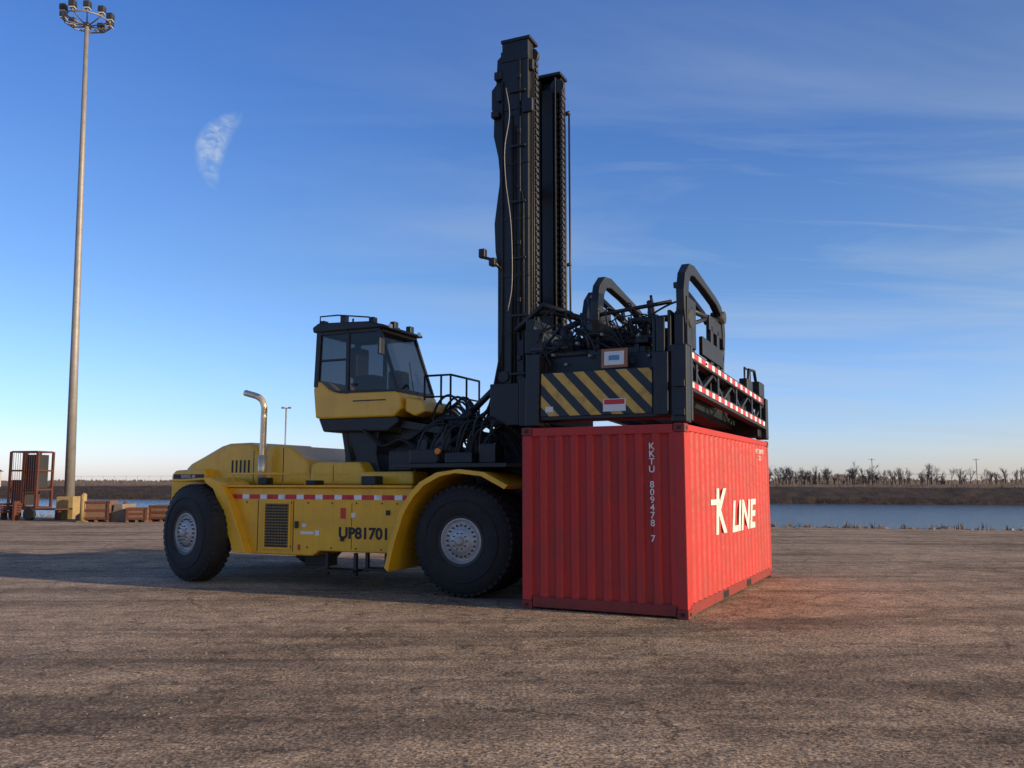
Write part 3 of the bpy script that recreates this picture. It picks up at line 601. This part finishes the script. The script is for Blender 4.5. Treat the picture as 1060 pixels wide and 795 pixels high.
for sgn in (-1,1):
    ram('tilt_cylinder',(-1.55,sgn*.85,2.0),(.24,sgn*.85,3.58),.105,.65)
    ram('tilt_stay',(-1.15,sgn*.95,2.25),(.22,sgn*.95,3.0),.085,.7)
    beam(tk,'mast_stay',(-1.9,sgn*.7,2.85),(.2,sgn*.7,2.5),.10,.14,BLK)
lst=[]
for i in range(12):
    y=-.75+i*.1; lst.append((crv([(-1.8,y,2.5),(-1.2,y,2.85+.05*i),(-.6,y-.1,2.65+random.uniform(0,.3)),(-.1,y-.15,3.0+.07*i),(.2,y-.2,4.0)]),random.uniform(.016,.026)))
for i in range(5):
    y=-.9+i*.1; lst.append((crv([(-2.6,y,2.75),(-2.2,y,2.45),(-1.8,y,2.55),(-1.4,y,2.3),(-1.1,y,2.1)]),.022))
tubes(tk,'mast_hoses',lst,HOS,6)
boxes(tk,'valve_bank',[(-1.95,-1.5,-1.05,-.75,2.0,2.35),(-1.4,-1.2,-1.0,-.8,2.1,2.55),(-.9,-.7,-1.05,-.85,2.1,2.7),(-.35,-.15,-1.15,-.95,2.1,2.55)],BLK,.02)
# ------------------------------------------------------------ mast
ma=empty('mast',Matrix.Translation((.10,0,0)),tk); MT=9.56
for sgn,nm in ((-1,'near'),(1,'far')):
    def yy(a,b_): return (sgn*a,sgn*b_) if sgn>0 else (-b_,-a)
    bx=[]
    def ad(x0,x1,a,b_,z0,z1): p,q=yy(a,b_); bx.append((x0,x1,p,q,z0,z1))
    ad(.10,.60,.89,.93,.45,MT); ad(.10,.135,.66,.89,.45,MT); ad(.565,.60,.70,.89,.45,MT)
    ad(.17,.53,.80,.84,.7,MT-.03); ad(.17,.20,.60,.80,.7,MT-.03); ad(.50,.53,.58,.80,.7,MT-.03)
    ad(.24,.46,.60,.78,.7,MT-.25)
    boxes(ma,'rail_'+nm,bx,BLK,.006)
    cap=[];p,q=yy(.56,.95); cap.append((.08,.64,p,q,MT,MT+.06)); boxes(ma,'rail_cap_'+nm,cap,BLK,.01)
    p,q=yy(.60,.70); lks=[]; z=2.6
    while z<MT-.4:
        lks.append((.60,.665,p,q,z,z+.075)); lks.append((.60,.64,p+.02,q-.02,z+.075,z+.115)); z+=.115
    boxes(ma,'cable_chain_'+nm,lks,DGR,.006)
    hs=[([(.64,sgn*.78,2.8),(.64,sgn*.78,MT-.5)],.018),([(.63,sgn*.84,2.8),(.63,sgn*.84,MT-.9)],.014),([(.12,sgn*.955,1.2),(.12,sgn*.955,MT-.7)],.016),([(.30,sgn*.95,3.2),(.30,sgn*.95,8.2)],.02),([(.36,sgn*.95,3.2),(.36,sgn*.95,8.0)],.014),([(.45,sgn*.95,4.2),(.45,sgn*.95,9.2)],.018),([(.52,sgn*.95,2.2),(.52,sgn*.95,6.6),(.48,sgn*.95,6.8)],.012)]
    tubes(ma,'hydraulic_lines_'+nm,hs,HOS,6)
    br=[]
    for z in (1.2,2.2,3.3,4.3,5.3,6.3,7.3,8.3,9.2):
        p,q=yy(.885,.945); br.append((.09,.61,p,q,z,z+.05))
        if z<9: p,q=yy(.93,.975); br.append((.26,.56,p,q,z+.3,z+.34)); br.append((.40,.47,p,q,z+.55,z+.63))
    boxes(ma,'rail_bands_'+nm,br,BLK,.006)
    tube(ma,'lift_cylinder_'+nm,[(.02,sgn*.74,1.0),(.02,sgn*.74,5.6)],.075,BLK,16); tube(ma,'lift_rod_'+nm,[(.02,sgn*.74,5.6),(.02,sgn*.74,8.9)],.05,BLK,12)
    tube(ma,'chain_sheave_'+nm,[(.55,sgn*.61,MT-.2),(.55,sgn*.69,MT-.2)],.14,DGR,20)
    wv=[(.10,3.6),(.03,4.0),(.02,4.5),(.05,5.0),(.02,5.4),(-.05,5.8),(-.07,6.3),(-.01,6.75),(.04,7.1),(-.0,7.5),(-.09,7.9),(-.08,8.3),(-.13,8.4),(-.13,8.75),(-.04,8.85),(-.02,9.3),(.10,9.4)]
    prism(ma,'guard_plate_'+nm,wv,*yy(.84,.875),BLK,.004)
tube(ma,'cable_loop',crv([(.20,-.985,8.7),(.27,-.99,8.2),(.18,-.99,7.6),(.20,-.99,7.0),(.30,-.99,6.2),(.32,-.99,5.2),(.24,-.99,4.7)]),.007,GAL,6)
tubes(ma,'hose_riser',[([(.68,.92,3.0),(.68,.92,8.9)],.02),([(.60,.90,8.9),(.70,.92,8.92)],.045),([(.60,.9,5.9),(.70,.92,5.92)],.035)],BLK,8)
bx=[]
for z in (1.0,2.4,5.0,7.2,9.2): bx.append((.03,.09,-.84,.84,z,z+.26))
boxes(ma,'cross_members',bx,BLK,.01)
boxes(ma,'top_brackets',[(.0,.1,-.95,-.82,8.5,8.8),(-.05,.1,-.96,-.8,8.9,9.05),(.56,.68,-.9,-.8,9.0,9.2),(.5,.7,-.98,-.9,8.2,8.45),(-.1,.05,-.98,-.85,8.2,8.32)],BLK,.02)
tubes(ma,'work_light_arm',[([(.1,-.95,5.45),(-.05,-1.05,5.62),(-.18,-1.1,5.66)],.03)],BLK,8)
boxes(ma,'work_light',[(-.24,-.12,-1.17,-1.05,5.64,5.80),(-.08,.04,-1.10,-.96,5.50,5.64)],BLK,.02)
boxes(ma,'carriage',[(.64,.80,-1.15,-.35,2.55,4.5),(.64,.80,.35,1.15,2.55,4.5),(.66,1.0,-1.25,1.25,3.9,4.3),(.66,1.0,-1.25,1.25,2.75,3.1),(.05,.58,-1.3,-.97,2.72,3.42),(.60,1.05,-1.35,-1.1,2.7,3.5),(.8,1.3,-.5,.5,3.2,4.2)],BLK,.015)
tubes(ma,'carriage_arms',[([(.4,-1.0,4.35),(.9,-1.0,4.75),(1.4,-1.0,4.55)],.05),([(.5,-.6,4.7),(1.0,-.7,4.65),(1.7,-.8,4.45)],.05),([(.64,0,4.4),(1.3,0,4.65),(1.9,0,4.4)],.06)],BLK,10)

# ------------------------------------------------------------ spreader (above the container)
SM=CM@Matrix.Translation((0,0,.10))@Matrix.Rotation(R(2.6),4,'Y')
spr=empty('spreader',TM.inverted()@SM,tk)
for a0,a1,nm in ((.0,.14,'right'),(2.30,2.44,'left')):
    boxes(spr,'long_beams_'+nm,[(.3,5.6,a0,a1,3.42,3.56),(.3,5.8,a0,a1,2.98,3.14)],BLK,.01)
    V=[];F=[]
    for i in range(8):
        x0=.45+i*.65; k=len(V)
        V+=beamv((x0,(a0+a1)/2,3.14 if i%2 else 3.42),(x0+.6,(a0+a1)/2,3.42 if i%2 else 3.14),.06,.05); F+=[tuple(q+k for q in f) for f in BF]
    for x0 in (.6,1.9,3.2,4.5,5.3):
        k=len(V); V+=boxv(x0,x0+.1,a0+.02,a1-.02,3.14,3.42); F+=[tuple(q+k for q in f) for f in BF]
    obj(spr,'lattice_'+nm,V,F,BLK)
box(spr,'reflective_tape_upper',.3,5.4,-.006,-.001,3.45,3.53,TAPE,0)
box(spr,'reflective_tape_lower',.3,5.6,-.006,-.001,3.03,3.11,TAPE,0)
boxes(spr,'telescopic_beams',[(.36,5.7,.55,.95,2.95,3.35),(.36,5.7,1.5,1.9,2.95,3.35),(2.2,3.9,.2,2.25,3.2,3.6)],BLK,.015)
box(spr,'end_beam',.06,.34,.15,2.32,2.60,3.32,BLK,.015)
box(spr,'hazard_panel',.035,.055,.50,2.20,2.66,3.30,HAZ,.003)
box(spr,'end_beam_label',.026,.034,.88,1.22,2.70,2.88,WLB,0); box(spr,'end_beam_label_top',.022,.026,.90,1.20,2.80,2.87,RLB,0)
box(spr,'sticker_left',.026,.034,2.0,2.12,2.72,2.80,WLB,0)
boxes(spr,'framed_sign',[(.10,.13,.88,1.28,3.34,3.62)],OLB,.006); box(spr,'framed_sign_face',.094,.099,.93,1.23,3.38,3.58,WLB,0)
box(spr,'framed_sign_picture',.089,.093,1.0,1.16,3.45,3.52,paint('blue_print',(.1,.3,.5),.5,bump=0),0)
cp=[]
for a in (.0,2.22):
    cp+= [(.0,.24,a,a+.22,2.52,3.60),(.28,.36,a,a+.22,2.56,4.2 if a<1 else 3.7)]
    cp+= [(5.8,6.02,a,a+.22,2.80,3.6)]
boxes(spr,'corner_posts',cp,BLK,.015)
boxes(spr,'post_plates',[(-.03,.0,.02,.18,2.6,2.7),(-.03,.0,.02,.18,3.0,3.1),(-.04,.0,.25,.45,2.62,3.5),(-.02,.02,.3,.42,3.5,4.0),(.02,.5,.22,.27,3.5,4.1),(.10,.55,.0,.05,3.6,4.3),(.05,.5,.45,.5,3.3,4.0),(.05,.2,.05,.18,3.6,4.05)],BLK,.01)
boxes(spr,'far_end_head',[(5.5,5.85,.1,2.34,2.82,3.25),(4.9,5.7,.25,.65,3.2,3.75),(5.2,5.6,.0,.4,3.56,3.85),(5.65,5.95,.05,.3,3.4,3.9),(5.0,5.8,1.2,2.0,3.3,3.7),(4.3,4.8,.05,.2,3.56,3.78)],BLK,.02)
tubes(spr,'far_end_lines',[([(4.6,.1,3.6),(4.7,.1,4.0),(5.2,.1,4.05),(5.4,.1,3.8)],.03),([(5.3,.3,3.7),(5.3,.3,4.15),(5.8,.3,4.15),(5.8,.3,3.6)],.02)],BLK,8)
def boxsweep(nm,pts,w_,h_,y):
    n=len(pts); V=[];F=[]
    for i,(x,z) in enumerate(pts):
        a=Vector(pts[max(i-1,0)]);b_=Vector(pts[min(i+1,n-1)]); d=(b_-a).normalized(); nr=Vector((-d.y,d.x)); h=h_[i] if isinstance(h_,list) else h_
        for dy,s_ in ((-w_/2,-1),(w_/2,-1),(w_/2,1),(-w_/2,1)): V.append((x+nr.x*s_*h/2,y+dy,z+nr.y*s_*h/2))
    for i in range(n-1):
        for k in range(4): F.append((i*4+k,i*4+(k+1)%4,i*4+4+(k+1)%4,i*4+4+k))
    F+=[(0,1,2,3),tuple(range(4*n-4,4*n))]
    return obj(spr,nm,V,F,BLK,.012)
arm=[(.22,3.9),(.14,4.12),(.12,4.36),(.18,4.58),(.34,4.74),(.58,4.78),(1.2,4.72),(1.9,4.64),(2.20,4.56),(2.36,4.42),(2.40,4.2),(2.40,3.95)]
hh=[.24,.24,.24,.22,.18,.16,.12,.12,.15,.18,.16,.10]
boxsweep('folded_arm_1',arm,.12,hh,.08)
boxsweep('folded_arm_2',[(x+.30,z-.12) for x,z in arm[4:9]],.08,.09,.32)
boxsweep('folded_arm_3',[(x+.25,z+.02) for x,z in arm],.12,hh,1.45)
boxsweep('folded_arm_4',[(x+.55,z-.08) for x,z in arm[:10]],.09,[h*.6 for h in hh[:10]],1.75)
tubes(spr,'arm_pivots',[([(.25,-.02,4.0),(.25,.2,4.0)],.13),([(.45,1.3,4.0),(.45,1.6,4.0)],.13),([(2.3,-.02,4.46),(2.3,.2,4.46)],.1)],DGR,18)
boxes(spr,'arm_plates',[(.25,.7,.05,.07,3.9,4.35),(.3,.9,.15,.17,3.8,4.3),(1.5,2.35,.04,.09,4.1,4.34),(.4,.9,1.42,1.48,3.7,4.35),(1.0,2.3,.02,.08,3.62,3.9),(1.6,1.75,.04,.12,3.56,4.2),(2.0,2.15,.04,.12,3.56,4.2)],BLK,.01)
tubes(spr,'arm_braces',[([(.5,.1,4.2),(2.3,.1,4.4)],.04),([(.6,.1,4.0),(1.6,.1,4.3)],.03),([(.7,1.45,4.1),(2.6,1.45,4.4)],.04),([(.35,.3,4.3),(.35,1.4,4.2)],.03)],BLK,10)
hk=[([(2.40,.08,3.95),(2.40,.08,3.8)],.05),(crv([(2.40,.08,3.8),(2.48,.08,3.68),(2.40,.08,3.55),(2.31,.08,3.62)]),.035),([(2.42,.08,4.2),(2.56,.08,4.0),(2.50,.08,3.75)],.03)]
tubes(spr,'hook',hk,DGR,8)
rnd=random.Random(11); cl_=[];tl=[];hl2=[]
for i in range(75):
    x=rnd.uniform(.35,2.5);y=rnd.uniform(.25,2.3);z=rnd.uniform(3.35,4.0)*(1.0 if x<1.6 else .97); a,b_,c=rnd.uniform(.05,.2),rnd.uniform(.05,.2),rnd.uniform(.08,.35)
    cl_.append((x,x+a,y,y+b_,z-c/2,z+c/2))
for i in range(40):
    x=rnd.uniform(.3,1.5);y=rnd.uniform(.2,2.0);z=rnd.uniform(3.4,4.15)
    d=rnd.choice([(rnd.uniform(.4,1.4),0,rnd.uniform(-.1,.1)),(0,rnd.uniform(.3,1.0),0),(.1,.1,rnd.uniform(.2,.5))]); tl.append(([(x,y,z),(x+d[0],y+d[1],z+d[2])],rnd.uniform(.02,.06)))
for i in range(70):
    x=rnd.uniform(.12,1.6);y=rnd.uniform(.3,2.3);z=rnd.uniform(3.35,3.95)
    hl2.append((crv([(x,y,z),(x-.05+rnd.uniform(0,.1),y+rnd.uniform(-.2,.2),z+rnd.uniform(.15,.4)),(x+rnd.uniform(0,.2),y+rnd.uniform(-.4,.4),z+rnd.uniform(.1,.5)),(x+rnd.uniform(0,.3),y+rnd.uniform(-.5,.5),z-.05)]),rnd.uniform(.010,.022)))
boxes(spr,'valve_blocks',cl_,BLK,.01); tubes(spr,'hydraulic_cylinders',tl,DGR,12); tubes(spr,'hydraulic_hoses',hl2,HOS,6)
boxes(spr,'rotator_frame',[(.4,3.2,.7,1.8,3.36,3.7),(1.2,2.4,.5,2.2,3.7,4.0),(.35,.45,.3,2.3,3.35,3.6),(1.8,2.9,2.0,2.9,3.4,4.2)],BLK,.02)
boxes(spr,'fittings',[(rnd.uniform(.2,.3),rnd.uniform(.32,.36),y_,y_+.04,z_,z_+.04) for y_,z_ in ((.6,3.5),(1.5,3.55),(1.9,3.45),(.75,3.8),(1.3,3.85),(2.1,3.6),(1.7,3.75),(1.1,3.95))],GAL,.004)

# ------------------------------------------------------------ flood light mast
fl=empty('floodlight_mast',Matrix.Translation((-21.7,43,0))@Matrix.Rotation(R(-1.1),4,'Y'))
tube(fl,'pole',[(0,0,.9),(0,0,9),(0,0,18),(0,0,25.6)],.2,GAL,16,rs=[.24,.19,.14,.10])
prism(fl,'concrete_base',[(-.42,0),(-.42,1.1),(.42,1.1),(.42,0)],-.42,.42,YLC,.03)
lst=[];hd=[];hl3=[]
for i in range(10):
    a=2*math.pi*i/10+.15; c,s=math.cos(a)*1.15,math.sin(a)*1.15
    hd.append((c-.17,c+.17,s-.17,s+.17,25.85,26.2)); hl3.append((c-.13,c+.13,s-.13,s+.13,25.80,25.845)); lst.append(([(c*.15,s*.15,25.45),(c,s,25.7),(c,s,25.85)],.035))
lst.append(([(math.cos(a*.6283)*1.15,math.sin(a*.6283)*1.15,25.68) for a in range(11)],.04))
boxes(fl,'lamp_heads',hd,DGR,.06); boxes(fl,'lamp_lenses',hl3,LGT,.0); tubes(fl,'head_ring',lst,GAL,6)
f2=empty('street_lamp',Matrix.Translation((-37.5,144,.9)))
tube(f2,'pole',[(0,0,0),(0,0,13.2)],.13,GAL,8); boxes(f2,'lamp_heads',[(-.8,-.3,-.2,.2,13.1,13.3),(.3,.8,-.2,.2,13.1,13.3),(-.8,.8,-.05,.05,13.0,13.1)],GAL)
# ------------------------------------------------------------ yard clutter on the left
cg=empty('steel_cage_trailer',Matrix.Translation((-23.2,42.2,0))@Matrix.Rotation(R(-12),4,'Z'))
lst=[]
for x in (-.75,0,.75):
    for y in (-.5,.5): lst.append((x-.05,x+.05,y-.05,y+.05,.55,3.25))
for z in (.55,1.4,2.3,3.2):
    for y in (-.5,.5): lst.append((-.7,.7,y-.04,y+.04,z,z+.08))
    for x in (-.75,.75): lst.append((x-.04,x+.04,-.45,.45,z+.002,z+.078))
for i in range(12):
    x=-.68+i*.124; lst.append((x-.008,x+.008,-.56,-.545,.6,3.2))
boxes(cg,'frame',lst,RST,.0)
boxes(cg,'cabinets',[(-.68,-.05,-.42,.42,.7,1.9),(.06,.68,-.42,.3,1.5,3.1)],DGR,.02)
boxes(cg,'trailer_bed',[(-1.6,1.9,-.6,.6,.48,.55),(-1.5,-1.3,-.1,.1,.0,.48),(1.5,1.7,-.1,.1,.0,.48),(-.5,-.3,-.55,-.4,0,.48),(.3,.5,-.55,-.4,0,.48)],RST)
for i in range(2): tube(cg,'wheel_%d'%i,[(-.2+i*.8,-.75,.3),(-.2+i*.8,-.6,.3)],.3,RUB,20)
def place(nm,x,y,rz): return empty(nm,Matrix.Translation((x,y,0))@Matrix.Rotation(R(rz),4,'Z'))
for i,(x,y,rz,w_,h_,mt) in enumerate(((-18.9,40.3,8,1.15,.95,WOD),(-17.9,40.6,-5,1.0,.8,CON),(-17.0,40.0,12,.9,.65,WOD),(-16.0,40.6,0,1.1,.75,WOD),(-19.9,41.2,20,.9,.7,CON))):
    e=place('wooden_crate' if mt is WOD else 'concrete_block',x,y,rz)
    if mt is WOD:
        boxes(e,'body',[(-w_/2,w_/2,-w_/2,w_/2,.1,h_)],WOD,.01)
        boxes(e,'planks',[(-w_/2-.02,w_/2+.02,-w_/2-.03,-w_/2-.001,z,z+.1) for z in (.12,h_*.5,h_-.12)]+[(x_,x_+.1,-w_/2-.05,-w_/2-.031,.1,h_) for x_ in (-w_/2,w_/2-.1)],RST)
        boxes(e,'skids',[(x_,x_+.1,-w_/2,w_/2,0,.1) for x_ in (-w_/2,-.05,w_/2-.1)],WOD)
    else:
        prism(e,'body',[(-w_/2,0),(-w_/2,h_*.35),(-w_/4,h_*.6),(-w_/5,h_),(w_/5,h_),(w_/4,h_*.6),(w_/2,h_*.35),(w_/2,0)],-.6,.6,mt,.03)
        boxes(e,'lifting_eye',[(-.03,.03,-.1,.1,h_,h_+.1)],RST)
for x,y in ((-20.5,42.0),(-19.4,39.7)):
    e=place('bollard',x,y,0); tube(e,'post',[(0,0,0),(0,0,1.2),(0,0,1.28)],.13,YLC,14,rs=[.13,.13,.05]); box(e,'base',-.2,.2,-.2,.2,0,.06,CON)
e=place('pipe_rack',-24.3,41.5,-8)
tubes(e,'pipes',[([(-1.6,0,.4+.12*i),(1.2,0,.4+.12*i)],.05) for i in range(4)],RST,8); boxes(e,'stands',[(-1.4,-1.3,-.2,.2,0,.9),(.9,1.0,-.2,.2,0,.9)],RST)
e=empty('storage_shed',Matrix.Translation((-112,182,.8))@Matrix.Rotation(R(-16),4,'Z'))
box(e,'walls',-4,4,-3,3,0,3.2,BRK,0); prism(e,'roof',[(-4.3,3.2),(0,4.8),(4.3,3.2)],-3.3,3.3,DGR,0)
boxes(e,'door',[(-1,1,-3.03,-3.001,0,2.4)],DGR)

sc.view_settings.view_transform='Standard'; sc.view_settings.look='None'; sc.view_settings.exposure=0
